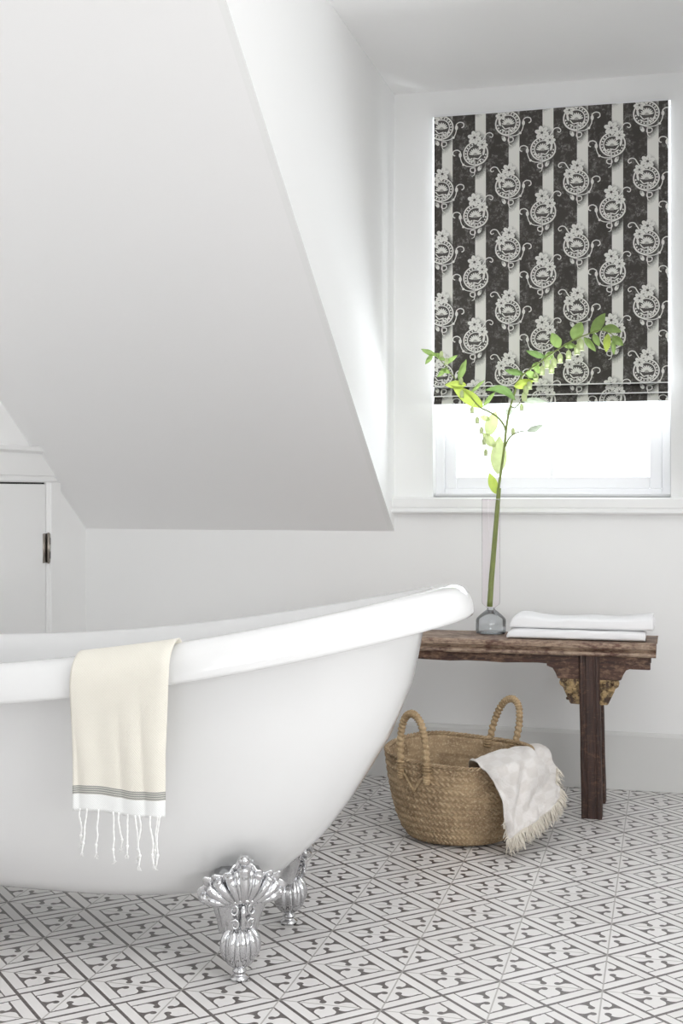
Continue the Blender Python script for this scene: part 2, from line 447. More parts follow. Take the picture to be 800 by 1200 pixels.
# ------------------------------------------------------------ roman blind
folds = [1.338, 1.306, BZ0]                         # lower edges of the three bottom folds
def blind_off(x, z):
    w = .0025*math.sin(x*9+1)*math.sin(z*5)+.003*math.sin(z*3.3)
    lo = .0
    if z > folds[0]: lo = .024*max(0, 1-(z-folds[0])/.10)**2
    elif z > folds[1]: lo = -.002+.022*(folds[0]-z)/(folds[0]-folds[1])
    else: lo = -.004+.018*(folds[1]-z)/(folds[1]-folds[2])
    return w+lo
blind = thing('roman_blind', ((BX0+BX1)/2, BY, BZ1), 'black and white striped roman blind printed with flower sprigs, lowered over window', 'blind')
def bpt(x, z, d=0): return Vector((x, BY-blind_off(x, z)-d, z))
nx = 60
vs, fs = [], []
segs = [(BZ1, folds[0]+1e-5, 240), (folds[0]-1e-5, folds[1]+1e-5, 6), (folds[1]-1e-5, folds[2], 6)]
prev = None
for (za, zb, n) in segs:
    for j in range(n+1):
        z = za+(zb-za)*j/n; base = len(vs)
        wav = 0
        for k in range(nx+1):
            x = BX0+(BX1-BX0)*k/nx
            if z < 1.5: pass
            vs.append(bpt(x, z))
        if prev is not None: fs += [(prev+k, base+k, base+k+1, prev+k+1) for k in range(nx)]
        prev = base
me_o = obj('blind_cloth', vs, fs, M_print_dark, blind, True, origin=(0, 0, 0))
lin_leak = mat('lining_and_leak_white', (.85, .85, .84), .9)
obj('bounce_lining', [(v[0], v[1]+.004, v[2]) for v in vs], fs, lin_leak, blind, True)  # unseen white backing added to bounce daylight onto the window frame
for fo_ in folds[:2]:  # white tubes stand in for daylight leaking at the folds
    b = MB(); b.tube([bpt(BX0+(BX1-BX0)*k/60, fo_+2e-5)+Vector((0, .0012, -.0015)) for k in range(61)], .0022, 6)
    b.build('fold_light_leak', lin_leak, blind, True)
MB().box(BX0, BX1, BY-.004, BY+.030, BZ1-.001, BZ1+.006).build('head_rail', M_sash, blind)

def sprig():
    """sprig of the print: (polygon, layer) lists in metres about the ring centre"""
    P = []
    K = .000285
    def X(p): return ((p[0]-370)*K, (480-p[1])*K)
    def poly(pts, mi, lay): P.append(([X(p) for p in pts], mi, lay))
    def disc(cx, cy, rx, ry, mi, lay, n=14, rot=0):
        c_, s_ = math.cos(rot), math.sin(rot)
        poly([(cx+rx*math.cos(2*PI*k/n)*c_-ry*math.sin(2*PI*k/n)*s_, cy+rx*math.cos(2*PI*k/n)*s_+ry*math.sin(2*PI*k/n)*c_) for k in range(n)], mi, lay)
    def stroke(ctrl, w, mi, lay, n=18, w1=None):
        pts = [Vector((p[0], p[1])) for p in ctrl]; sm = catmull(pts, n); w1 = w if w1 is None else w1
        L = []; R = []
        for i, p in enumerate(sm):
            t = sm[min(i+1, n-1)]-sm[max(i-1, 0)]; t.normalize(); nn = Vector((-t.y, t.x))
            ww = (w+(w1-w)*i/(n-1))/2; L.append(p+nn*ww); R.append(p-nn*ww)
        for i in range(n-1): poly([L[i], L[i+1], R[i+1], R[i]], mi, lay)
    def flower(cx, cy, r, rot):
        for k in range(6):
            a = rot+k*PI/3; disc(cx+math.cos(a)*r*.62, cy+math.sin(a)*r*.60, r*.46, r*.33, 1, 6+(k % 2)*.5, 12, a)
            stroke([(cx+math.cos(a)*r*.12, cy+math.sin(a)*r*.12), (cx+math.cos(a)*r*.55, cy+math.sin(a)*r*.55)], 5, 3, 7.2, 3)
        disc(cx, cy, r*.18, r*.18, 2, 7.4, 10)
    # L 1 light, 2 dark, 3 grey
    disc(370, 480, 160, 150, 2, 1, 30)
    # ring
    def arc(r0, r1, a0, a1, mi, lay, n=26, cx=370, cy=480, sy=.95):
        for i in range(n):
            t0, t1 = a0+(a1-a0)*i/n, a0+(a1-a0)*(i+1)/n
            poly([(cx+r*math.cos(t), cy-r*sy*math.sin(t)) for r, t in ((r0, t0), (r1, t0), (r1, t1), (r0, t1))], mi, lay)
    arc(134, 150, 0, 2*PI, 1, 2, 40)
    arc(94, 106, PI*.45, PI*1.75, 1, 2, 30)
    for k in range(17):
        a = PI*.42+k*(PI*1.62/17); disc(370+120*math.cos(a), 480-114*math.sin(a), 10, 10, 1, 3, 8)
    # fan in the middle
    for k in range(9):
        a = PI*(.08+.84*k/8); disc(365+50*math.cos(a), 500-55*math.sin(a), 30, 9, 1, 3, 10, -a)
    for k in range(6):
        a = PI*(.2+.6*k/5); disc(365+20*math.cos(a), 508-22*math.sin(a), 14, 6, 3, 4, 8, -a)
    stroke([(270, 520), (310, 580), (360, 540), (400, 545), (440, 500)], 12, 1, 3)
    disc(420, 560, 16, 10, 1, 4, 8, -.6); disc(395, 580, 12, 9, 3, 4, 8, -.6); disc(320, 540, 14, 9, 1, 4, 8)
    disc(465, 470, 14, 40, 1, 3, 12, .2)
    # lower swirl
    stroke([(350, 530), (352, 600), (356, 660), (360, 700)], 20, 1, 5, 10, 12); stroke([(350, 540), (353, 680)], 4, 2, 5.5, 6)
    stroke([(350, 650), (310, 655), (308, 690), (340, 705), (365, 690), (360, 655)], 12, 1, 5)
    stroke([(360, 690), (350, 735), (322, 748)], 11, 1, 5, 8, 6)
    disc(415, 660, 22, 34, 1, 5, 12, .5); disc(430, 640, 14, 18, 3, 5.5, 8, .5); stroke([(380, 640), (385, 690), (410, 700)], 10, 2, 5.2, 8)
    # curls
    stroke([(125, 495), (98, 478), (105, 440), (150, 428), (188, 455), (186, 500), (195, 555), (225, 605), (290, 632), (380, 628), (470, 585), (515, 520)], 13, 1, 5, 40, 9)
    disc(185, 490, 18, 30, 1, 6, 12); disc(222, 606, 15, 15, 1, 6, 10)
    stroke([(440, 345), (470, 300), (500, 255), (545, 248), (574, 275), (560, 302), (535, 290)], 13, 1, 5, 22, 10)
    stroke([(430, 330), (418, 290), (445, 280)], 9, 1, 5, 8)
    flower(355, 292, 78, .3); flower(448, 382, 62, .1)
    return P
SPR = sprig()
bm = bmesh.new(); mats = {1: 0, 2: 1, 3: 2}
for col in range(8):
    mir = (col % 2 == 0)
    cx = SX+SP*col+(-.021 if mir else -.016); z0 = RA if mir else RB
    for row in range(-1, 6):
        cz = z0-PIT*row
        if cz < BZ0-.09 or cz > BZ1+.09: continue
        for poly, mi, lay in SPR:
            ps = [(cx+(-p[0] if mir else p[0]), cz+p[1]) for p in poly]
            f = bm.faces.new([bm.verts.new((p[0], -lay*.0001-.0006, p[1])) for p in ps]); f.material_index = mats[mi]
def cut(co, no, outer=True):
    bmesh.ops.bisect_plane(bm, geom=bm.verts[:]+bm.edges[:]+bm.faces[:], plane_co=co, plane_no=no, clear_outer=outer)
cut((BX0+.001, 0, 0), (-1, 0, 0)); cut((BX1-.001, 0, 0), (1, 0, 0)); cut((0, 0, BZ0+.001), (0, 0, -1)); cut((0, 0, BZ1-.002), (0, 0, 1))
for zz_ in range(24): cut((0, 0, BZ0+.004+.008*zz_), (0, 0, 1), False)
cut((0, 0, folds[0]), (0, 0, 1), False); cut((0, 0, folds[1]), (0, 0, 1), False)
vv = []; ff = []; ii = []
for f in bm.faces:
    zc = sum(v.co.z for v in f.verts)/len(f.verts); k = len(vv)
    for v in f.verts:
        z = v.co.z
        for fo in folds[:2]:
            if abs(z-fo) < 2e-5: z = fo+(2e-5 if zc > fo else -2e-5)
        p = bpt(v.co.x, z); vv.append((p.x, p.y+v.co.y-.0005, z))
    ff.append(tuple(range(k, k+len(f.verts)))); ii.append(f.material_index)
bm.free()
obj('sprig_print', vv, ff, None, me_o, mats=[M_print_light, M_print_mid, M_print_grey], idx=ii, origin=(0, 0, 0))

# ------------------------------------------------------------ bathtub
TX, TY = -1.25, 2.62
def H(x): return .625+.13*max(0, x+1.6)**1.7
PROF = [(0, .22, .30, .08), (.03, .315, .43, .135), (.07, .41, .50, .182), (.128, .465, .54, .208), (.26, .542, .58, .245),
        (.407, .605, .605, .268), (.614, .680, .63, .286), (.80, .728, .65, .297), (.96, .748, .665, .305), (1.0, .752, .67, .307)]
NT = 144; NE = 2.3
def ring(aR, aL, bb, off, zf):
    out = []
    for k in range(NT):
        t = 2*PI*k/NT; c, s = math.cos(t), math.sin(t)
        ux = math.copysign(abs(c)**(2/NE), c); uy = math.copysign(abs(s)**(2/NE), s)
        o = off(c) if callable(off) else off
        a = (aR if c > 0 else aL)
        x = TX+(a+o)*ux; y = TY+(bb+(o if not callable(off) else off(0)))*uy
        out.append(Vector((x, y, zf(x))))
    return out
def O(c): return .065+(.038*max(0, c)**3 if c > 0 else .01*abs(c)**3)
rings = []
def zbody(g, zb=.12): return lambda x: zb+(H(x)-.070-zb)*g
rings.append(ring(.10, .12, .04, 0, lambda x: .118))
gs = [0, .015, .03, .05, .07, .1, .128, .19, .26, .33, .407, .5, .614, .71, .80, .9, .96, 1.0]
for g in gs:
    aR, aL, bb = interp(PROF, g); rings.append(ring(aR, aL, bb, 0, zbody(g)))
aR, aL, bb = PROF[-1][1:]
for ko, dz in ((.15, -.064), (.5, -.068), (.82, -.074), (.93, -.077), (.99, -.076), (1.01, -.070), (1.0, -.058), (.96, -.042), (.90, -.028), (.80, -.014), (.66, -.005), (.48, -.0005), (.30, 0), (.14, -.005), (0, -.016), (-.12, -.034), (-.2, -.06)):
    rings.append(ring(aR, aL, bb, (lambda c, ko=ko: ko*O(c)), (lambda x, dz=dz: H(x)+dz)))
for g in (.85, .75, .6, .45, .3, .18, .10, .05, .02, 0):
    aR, aL, bb = interp(PROF, g*.97+.02); rings.append(ring(aR-.03, aL-.03, bb-.022, 0, zbody(g, .165)))
rings.append(ring(.10, .12, .04, 0, lambda x: .162))
vs = [v for r in rings for v in r]
fs = [(i*NT+k, i*NT+(k+1) % NT, (i+1)*NT+(k+1) % NT, (i+1)*NT+k) for i in range(len(rings)-1) for k in range(NT)]
fs += [tuple(range(NT))[::-1], tuple(range((len(rings)-1)*NT, len(rings)*NT))]
tub = thing('clawfoot_bathtub', (TX, TY, 0), 'white enamelled slipper bathtub with rolled rim standing on chrome claw feet', 'bathtub')
obj('basin', vs, fs, M_enamel, tub, True)

# claw foot, local frame: outward = -y
def foot_meshes():
    a = MB()
    # shell / acanthus fan
    nu, nv = 160, 26; vs = []
    for j in range(nv):
        v = j/(nv-1)
        for i in range(nu):
            u = -1+2*i/(nu-1); ph = u*1.48
            R = .090*(1+.10*abs(math.cos(4.5*PI*u))-.08*abs(u))*(1+.10*math.exp(-(u/.12)**2))*(1-.10*math.exp(-((abs(u)-.22)/.06)**2))
            e = abs(u); rib = .003*abs(math.cos(4.5*PI*u))*(.35+.65*min(1, v*1.6))
            lat = u*.042*(1-v)+math.sin(ph)*R*(v**.9)
            z = .160+.006*math.cos(u*9)+math.cos(ph)**.45*R*.88*v-.012*v*e
            out = .034*math.sqrt(1-.75*u*u)*(1-v)+v*(.034-.030*e*e)+.010*math.sin(PI*v)*e+rib+.012*max(0, v-.7)/.3*e
            vs.append((lat, -out, z))
    a.add(vs, grid_faces(nu, nv))
    # rounded leaf lobes fanning over the shell, a knob at the middle, tips rolled outwards
    def lobe(u, L, r0, r1, roll, n=18):
        ph = u*1.42; pts = []; rr = []
        for k in range(n):
            t = k/(n-1); rad_ = L*t
            lat = u*.036*(1-t)+math.sin(ph)*rad_*(1.0+.12*math.sin(PI*t))
            z = .166+max(0, math.cos(ph))**.5*rad_*.86-.010*t*abs(u)
            out = .037*(1-t)+t*(.040-.026*u*u)+.010*math.sin(PI*t*1.1)+roll*max(0, t-.72)/.28
            pts.append((lat, -out, z-roll*.5*max(0, t-.8)/.2)); rr.append((r0+(r1-r0)*math.sin(PI*.5*min(1, t*1.25)))*(1 if t < .9 else (1-((t-.9)/.1)**2*.75)))
        a.tube(pts, rr, 14)
    for u in (-1, -.76, -.52, -.27, .27, .52, .76, 1):
        lobe(u, .086-.006*abs(u), .0042, .0105, .012)
        lobe(u*.88+(.0 if u > 0 else 0), .070, .0025, .0042, .004)
    lobe(0, .094, .0055, .0135, .010); lobe(.13, .082, .003, .0065, .006); lobe(-.13, .082, .003, .0065, .006)
    a.lathe([(.001, -.012), (.009, -.008), (.0125, 0), (.009, .009), (.001, .012)], (0, -.046, .252), 16)
    # relief scrolls on the shank
    for s in (-1, 1):
        for (x0, z0, r0, th) in ((.030, .150, .013, .0036), (.026, .122, .011, .0032)):
            pts = []
            for k in range(22):
                t = k/21; an = PI*.2+t*PI*2.2; q_ = r0*(1-.65*t); x_ = s*(x0*.62+q_*math.cos(an)*.8); zz_ = z0+q_*math.sin(an)
                pts.append((x_, -.034*math.sqrt(max(.1, 1-(x_/.056)**2))-.001, zz_))
            a.tube(pts, [th*(1-.5*k/21) for k in range(22)], 8)
    a.tube([(0, -.036, .160), (0, -.037, .140), (0, -.034, .118), (0, -.028, .100)], [.006, .0045, .0055, .003], 10)
    # claws lying over the ball
    for an in (-1.25, -.62, 0, .62, 1.25):
        pts = []; rr = []
        for k in range(16):
            t = k/15; el = 1.25-t*1.75; R0 = .0365
            pts.append((R0*math.cos(el)*math.sin(an), -R0*math.cos(el)*math.cos(an)+.002, .068+.045*math.sin(el))); rr.append(.0035+.0050*math.sin(PI*min(1, t*1.05))**.7 if t < .95 else .002)
        a.tube(pts, rr, 10)
    # shank: from knee under the shell down to the ankle
    n = 60; prof = [(.225, .040, .018, .030), (.19, .056, .030, .010), (.172, .060, .036, .001), (.160, .055, .033, 0), (.150, .051, .032, .0), (.135, .047, .031, .003), (.118, .042, .030, .008), (.104, .040, .028, .010), (.096, .040, .027, .012), (.092, .028, .020, .014), (.075, .020, .016, .014), (.05, .017, .013, .014)]
    vs = []
    for z, w, d, oy in prof:
        for k in range(n):
            t = 2*PI*k/n; f = 1+.05*math.cos(10*t)*(1 if z > .1 else 0)
            vs.append((w*f*math.cos(t), oy+d*f*math.sin(t), z))
    a.add(vs, [(i*n+k, (i+1)*n+k, (i+1)*n+(k+1) % n, i*n+(k+1) % n) for i in range(len(prof)-1) for k in range(n)]+[tuple(range(n)), tuple(range((len(prof)-1)*n, len(prof)*n))[::-1]])
    # scrolled collar under the shell and volutes at its ends
    for s in (-1, 1):
        pts = []
        for k in range(26):
            t = k/25; ang = PI*.1+t*PI*2.4; rr = .024*(1-.62*t)
            pts.append((s*(.040+.018*(1-t)+rr*math.cos(ang)*.9), -.020-.004*t, .176+rr*math.sin(ang)*.8))
        a.tube(pts, [.0065*(1-.5*k/25) for k in range(26)], 8)
    a.tube([(.052*math.sin(t), -.006-.034*math.cos(t), .167+.004*math.cos(4*t)) for t in [(-1.6+3.2*k/30) for k in range(31)]], .0055, 8)
    bl = MB(); pr = []
    for k in range(31):
        t = -PI/2+PI*k/30; pr.append((max(.006, .037*math.cos(t)**.9), .068+.044*math.sin(t)))
    bl.lathe(pr, (0, 0, 0), 120, fn=lambda t, z: 1+.05*math.cos(10*t)-.03)
    pd = MB().lathe([(.0175, 0), (.0195, .003), (.0195, .007), (.013, .011), (.010, .014), (.014, .017), (.0145, .020), (.009, .025), (.008, .030)], n=32)
    return a, bl, pd
A, Bl, Pd = foot_meshes()
foot = A.build('claw_foot', M_chrome, None, True)
sd = foot.modifiers.new('t', 'SOLIDIFY'); sd.thickness = .003
ball = Bl.build('ball', M_chrome, None, True); pad = Pd.build('foot_pad', M_chrome, None, True)
for i, (fx, fy, al) in enumerate(((-.84, 2.447, 30), (-.84, 2.793, 112), (-1.66, 2.447, -30), (-1.66, 2.793, -150))):
    f, bb_, pp = (foot, ball, pad) if i == 0 else (foot.copy(), ball.copy(), pad.copy())
    if i:
        for q in (f, bb_, pp): COL.objects.link(q)
    f.parent = tub; f.location = (fx-TX, fy-TY, 0); f.rotation_euler = (0, 0, math.radians(al))
    bb_.parent = f; pp.parent = f

# ------------------------------------------------------------ towel over the tub rim
tw = thing('fringed_hand_towel', (-1.01, 2.235, .30), 'cream towel with grey band and tassels hanging over the near rim of the bathtub', 'towel')
NU, NV = 50, 90
TZ0 = .375
def towel_path(x):
    h = H(x)
    P_ = [(2.350, h-.10), (2.326, h-.05), (2.312, h-.014), (2.296, h+.006), (2.276, h+.0075), (2.254, h-.006), (2.240, h-.028), (2.236, h-.055), (2.238, h-.09), (2.241, (h+TZ0)/2), (2.243, TZ0+.08), (2.243, TZ0)]
    return [Vector((0, a, c)) for a, c in P_]
cols = []
for k in range(NU):
    u = k/(NU-1)
    xm = -1.105+.190*u
    path = catmull(towel_path(xm), NV)
    L = [0]
    for a, c in zip(path, path[1:]): L.append(L[-1]+(c-a).length)
    col = []
    for j, p in enumerate(path):
        hang = max(0, min(1, (H(xm)-.05-p.z)/.15)); top = 1-hang
        x = xm + .010*top*(u-.4) - .004*hang*(u-.5)
        rip = hang*(.0030*math.sin(u*9+1.0+p.z*3)+.0026*math.sin(u*17+p.z*6)) 
        z = p.z + hang*(-.004*u*u+.002*math.sin(u*7))*(1 if p.z < .5 else .3)
        y = p.y - abs(rip) - .003*hang
        if u > .93: y += (u-.93)/.07*.006; z += 0
        col.append((Vector((x, y, z)), L[-1]-L[j]))
    cols.append(col)
vs = [cols[k][j][0] for j in range(NV) for k in range(NU)]; uv = [(k/(NU-1)*.19, cols[k][j][1]) for j in range(NV) for k in range(NU)]
o = obj('towel_cloth', vs, grid_faces(NU, NV), M_towel, tw, True, uvs=uv)
sd = o.modifiers.new('t', 'SOLIDIFY'); sd.thickness = .003; sd.offset = 0
tpx = [97, 106, 120, 137.5, 145, 155, 164, 168, 182, 189.5, 193]
tl = [40, 50, 52, 55, 40, 46, 50, 58, 56, 50, 57]
for i, (tp, ln) in enumerate(zip(tpx, tl)):
    u = (tp-88)/108.0; k = max(1, min(NU-2, int(u*(NU-1)))); p = cols[k][NV-1][0]; ln *= 2.43/1500
    rnd = random.Random(i*3+1); dx = [0]
    for _ in range(5): dx.append(dx[-1]+rnd.uniform(-.0035, .0042))
    pts = catmull([Vector((p.x+dx[q], p.y-.001+(.003 if i in (4, 6, 9) else -.001)*q/5, p.z+.004-ln*q/5)) for q in range(6)], 22)
    b = MB(); b.tube(pts, [.0016+.0004*math.sin(q*2.2) for q in range(22)], 7)
    kn = pts[17]; b.lathe([(.0005, -.004), (.0026, -.002), (.0029, 0), (.0026, .002), (.0005, .004)], kn, 8)
    e = pts[-1]
    for q in range(5): b.tube([e, e+Vector((rnd.uniform(-.004, .004), rnd.uniform(-.001, .001), -.005)), e+Vector((rnd.uniform(-.006, .006), 0, -.010))], .0005, 4)
    b.build('tassel', M_tassel, tw, True)

# ------------------------------------------------------------ bench
BF, BBk, BT = 3.90, 4.14, .531; BR, BLf = -.037, -1.287
bench = thing('wooden_bench', ((BR+BLf)/2, (BF+BBk)/2, 0), 'antique dark wooden bench with carved gilded brackets standing under the window', 'bench')
prof = [(BF+.012, BT), (BF+.004, BT-.003), (BF, BT-.009), (BF+.001, BT-.018), (BF+.012, BT-.021), (BF+.015, BT-.027), (BF+.006, BT-.031), (BF+.005, BT-.038), (BF+.010, BT-.043)]
prof2 = prof+[(BF+BBk-p[0], p[1]) for p in reversed(prof)]
NXB = 90; vs = []
for i in range(NXB+1):
    x = BLf+(BR-BLf)*i/NXB
    for (yy, zz) in prof2:
        q = Vector((x*5, yy*20, zz*20)); e = noise.noise(q*1.7)*.0018+noise.noise(q*5)*.0010
        end = 0 if 0 < i < NXB else (.004 if i == 0 else -.004)
        vs.append((x+end*(1 if zz < BT-.002 else -0)+noise.noise(Vector((yy*30, zz*40, x)))*.003, yy+e*(1 if yy < 4.02 else -1), zz+e*.6))
n = len(prof2); fs = [(i*n+k, (i+1)*n+k, (i+1)*n+(k+1) % n, i*n+(k+1) % n) for i in range(NXB) for k in range(n)]+[tuple(range(n)), tuple(range(NXB*n, (NXB+1)*n))[::-1]]
obj('bench_top', vs, fs, M_woodtop, bench)
LX = -.237; LXL = BLf+(BR-LX)
for yy in (BF+.030, BBk-.050):
    b = MB(); xs0, xs1 = BLf+.022, BR-.020
    pts = [(xs0, BT-.043), (xs0, BT-.075), (xs0+.05, BT-.078)]
    for k in range(13):
        t = k/12; x = LXL+.10+(LX-.10-LXL-.10)*t; pts.append((x, BT-.072+.004*math.sin(t*23)*.4))
    pts += [(xs1-.05, BT-.082), (xs1, BT-.082), (xs1, BT-.043)]
    bevel(MB().prism(pts, 'y', yy, yy+.018).build('apron', M_wood, bench), .002)
def S8(x, y):      # profile points of the bracket, taken relative to the leg centre (8x zoom of the photo)
    return ((x-390)/8*.00257, BT-.079-(y-320)/8*.00257)
SPL = [(-5, 300), (-5, 318), (50, 340), (75, 380), (95, 430), (110, 436)]
GLD = [(120, 437), (113, 470), (120, 495), (148, 515), (160, 545), (178, 585), (195, 620), (213, 660), (222, 668), (310, 672), (310, 437)]
for (lx, mirs) in ((LX, (1, -1)), (LXL, (1, -1))):
    for yy in (BF+.029, BBk-.049):
        for m_ in mirs:
            def T8(p): a, c = S8(*p); return (lx+m_*a, c)
            pts = [T8(p) for p in SPL]+[T8((310, 440)), T8((310, 285)), T8((-5, 285))]
            if m_ < 0: pts = [(min(max(p[0], BLf), BR-.022), p[1]) for p in pts]
            o = bevel(MB().prism(pts, 'y', yy, yy+.020).build('bracket', M_wood, bench), .002)
            gp = [T8(p) for p in GLD]
            c_ = MB().prism(gp, 'y', yy-.002, yy+.022)
            for q in range(16):
                fx, fz = random.random(), random.random(); X_, Z_ = T8((150+fx*150+fz*40, 455+fz*190)); r_ = random.uniform(.004, .008)
                c_.lathe([(r_*math.cos(t), r_*math.sin(t)) for t in [-1.5+3*k/6 for k in range(7)]], (X_, yy-.002 if yy < 4 else yy+.022, Z_), 10)
            c_.build('gilded_carving', M_gild, o, False)
def leg(x0, y0, x1, y1):
    """square leg with fluted faces from (x0,y0) at the apron to (x1,y1) on the floor"""
    b = MB(); hw = .031; N = 10
    prof = [(-1, -1)]
    side = [(-1, -.86), (-.86, -1), (-.62, -1), (-.55, -.90), (-.40, -.90), (-.33, -1), (.33, -1), (.40, -.90), (.55, -.90), (.62, -1), (.86, -1)]
    pr = []
    for r in range(4):
        for (a, c) in side:
            p = (a, c)
            for _ in range(r): p = (-p[1], p[0])
            pr.append(p)
    vs = []; m = len(pr)
    for i in range(N+1):
        t = i/N; z = (BT-.043)*(1-t); x = x0+(x1-x0)*t; y = y0+(y1-y0)*t; w = hw*(1-.03*t)
        for k, (a, c) in enumerate(pr):
            e = noise.noise(Vector((a*3, c*3+x0*9, z*16+y0)))*.0016
            vs.append((x+a*(w+e), y+c*(w*.9+e), z))
    b.add(vs, [(i*m+k, i*m+(k+1) % m, (i+1)*m+(k+1) % m, (i+1)*m+k) for i in range(N) for k in range(m)]+[tuple(range(m)), tuple(range(N*m, (N+1)*m))[::-1]])
    b.build('leg', M_leg, bench)
leg(LX, 3.950, LX+.009, 3.930); leg(LX, 4.090, LX+.010, 4.135)
leg(LXL, 3.950, LXL-.009, 3.930); leg(LXL, 4.090, LXL-.010, 4.135)
bevel(MB().box(LX-.012, LX+.012, 3.975, 4.09, .30, .34).build('stretcher', M_wood, bench), .002)
bevel(MB().box(LXL-.012, LXL+.012, 3.975, 4.09, .30, .34).build('stretcher', M_wood, bench), .002)

# ------------------------------------------------------------ folded towels on the bench
def folded(name, x0, x1, y0, y1, z0, zt, label, grp, seed, fray=False):
    nu, nv = 90, 28; vs = []; uv = []
    def top(x): return zt(x)
    secs = []
    for i in range(nu):
        s_ = i/(nu-1); x = x0+(x1-x0)*s_
        h = top(x)-z0
        endr = min(1, (max(0, 1-((.03-(x-x0))/.03)**2) if x-x0 < .03 else 1))
        endr = math.sqrt(max(endr, .0)) if x-x0 < .03 else 1
        hh = h*(.35+.65*endr)
        zz0 = z0+(h-hh)*.35*(1-endr) if False else z0
        for k in range(nv):
            t = 2*PI*k/nv; c, s = math.cos(t), math.sin(t)
            ux = math.copysign(abs(c)**.25, c); uz = math.copysign(abs(s)**.55, s)
            y = (y0+y1)/2+(y1-y0)/2*ux*(1+.004*math.sin(x*60+seed)); z = z0+hh/2+hh/2*uz
            dent = .0016*math.exp(-((z-(z0+hh*.52))/(.002))**2) if c < 0 else 0
            nz = noise.noise(Vector((x*16+seed, y*16, z*25)))*.0022*(1 if s > -.4 else 0)
            vs.append((x+noise.noise(Vector((z*90, y*20, seed)))*.003*(1 if i in (0, nu-1) else 0), y+dent+nz*.5, z+nz)); uv.append((x, y+z))
    fs = [(i*nv+k, i*nv+(k+1) % nv, (i+1)*nv+(k+1) % nv, (i+1)*nv+k) for i in range(nu-1) for k in range(nv)]+[tuple(range(nv))[::-1], tuple(range((nu-1)*nv, nu*nv))]
    th = thing(name, ((x0+x1)/2, (y0+y1)/2, z0), label, 'towel', grp)
    obj('towel_cloth', vs, fs, M_white_cloth, th, True, uvs=uv)
    if fray:
        b = MB(); rr = random.Random(seed)
        for q in range(80):
            z = z0+rr.uniform(.004, top(x1)-z0-.006); y = rr.uniform(y0+.006, y1-.02)
            p = Vector((x1-.003, y, z)); d = Vector((rr.uniform(.004, .012), rr.uniform(-.003, .003), rr.uniform(-.007, .002)))
            b.tube([p, p+d*.6, p+d+Vector((0, 0, -.002))], .0006, 4)
        tag(b.build('frayed_edge', M_white_cloth, th), kind='stuff')
TB = BT+.0015
lowz = lambda x: TB+.030-.004*max(0, (x+.12)/.06)
folded('folded_towel', -.486, -.072, 3.925, 4.085, TB, lowz, 'flat white folded towel lying directly on the bench top', None, 3)
def upz(x):
    u = (x+.475)/.43
    return TB+.030+.034+.007*math.exp(-((u-.07)/.10)**2)+.009*max(0, (u-.62)/.38)+.002*math.sin(u*14)
folded('folded_towel', -.478, -.050, 3.930, 4.090, TB+.031, upz, 'thicker white folded towel with frayed end, on top of the flat towel', None, 8, True)

# ------------------------------------------------------------ vase and branch
vz = 4.07; vc = PZ(575, 600, vz); VX, VY = vc.x, vc.y
vase = thing('glass_vase', (VX, VY, BT), 'slim clear glass tube vase on a smoky blue flask base, standing on bench', 'vase')
b = MB(); b.lathe([(.0465, .002), (.0475, .006), (.0475, .043), (.046, .048), (.034, .060), (.020, .071), (.0125, .077), (.0115, .082)], (VX, VY, BT), 48, cap=False)
b.lathe([(.0001, .0015), (.0465, .002)], (VX, VY, BT), 48, cap=False)
b.build('flask_base', M_flask, vase, True)
bot = MB(); bot.lathe([(.0001, .003), (.044, .003), (.044, .0055), (.0001, .0055)], (VX, VY, BT), 48, cap=False)
bot.build('flask_bottom', M_flask, vase, True)
b = MB(); ZT = .958-BT
b.lathe([(.0115, .080), (.014, .083), (.0275, .094), (.0285, .10), (.0285, ZT-.002), (.0290, ZT), (.0268, ZT), (.0266, ZT-.004)], (VX, VY, BT), 48, cap=False)
b.build('glass_tube', M_tube, vase, True)
b = MB(); b.tube([(VX+.0279*math.cos(t), VY+.0279*math.sin(t), BT+ZT) for t in [2*PI*k/48 for k in range(48)]], .0012, 6, close=True)
b.build('tube_lip', mat('glass_lip', (.9, .88, .9), .05, Alpha=.6), vase, True)

def leaf_mat(name, c, tr=.45):
    m = mat(name, c, .45); nt = m.node_tree; v, *_ = coords(m); n = noise_tex(m, v, 60, 3)
    cc = mixc(m, n, tuple(k*.82 for k in c), tuple(min(1, k*1.15) for k in c)); setcol(m, cc)
    t = nt.nodes.new('ShaderNodeBsdfTranslucent'); nt.links.new(cc, t.inputs[0])
    mx = nt.nodes.new('ShaderNodeMixShader'); mx.inputs[0].default_value = tr
    o = nt.nodes['Material Output']; nt.links.new(bsdf(m).outputs[0], mx.inputs[1]); nt.links.new(t.outputs[0], mx.inputs[2])
    nt.links.new(mx.outputs[0], o.inputs[0]); return m
LG = leaf_mat('leaf_green', srgb(146, 172, 100)); LY = leaf_mat('leaf_bright', srgb(180, 198, 92), .45); LD = leaf_mat('leaf_deep', srgb(116, 146, 84), .35)
LP = leaf_mat('leaf_pale', srgb(196, 208, 150), .5); LS = leaf_mat('leaf_grey', srgb(176, 186, 166), .45)
M_stem = leaf_mat('stem_green', srgb(128, 142, 74), .1); M_bell = leaf_mat('bell_white', srgb(214, 224, 176), .4)
plant = thing('leafy_branch', (VX, VY, BT+.07), 'arching green leafy branch with small hanging bell flowers, in the glass tube vase', 'branch')
def q(px, py, dz=0): return PZ(px, py, vz+dz)
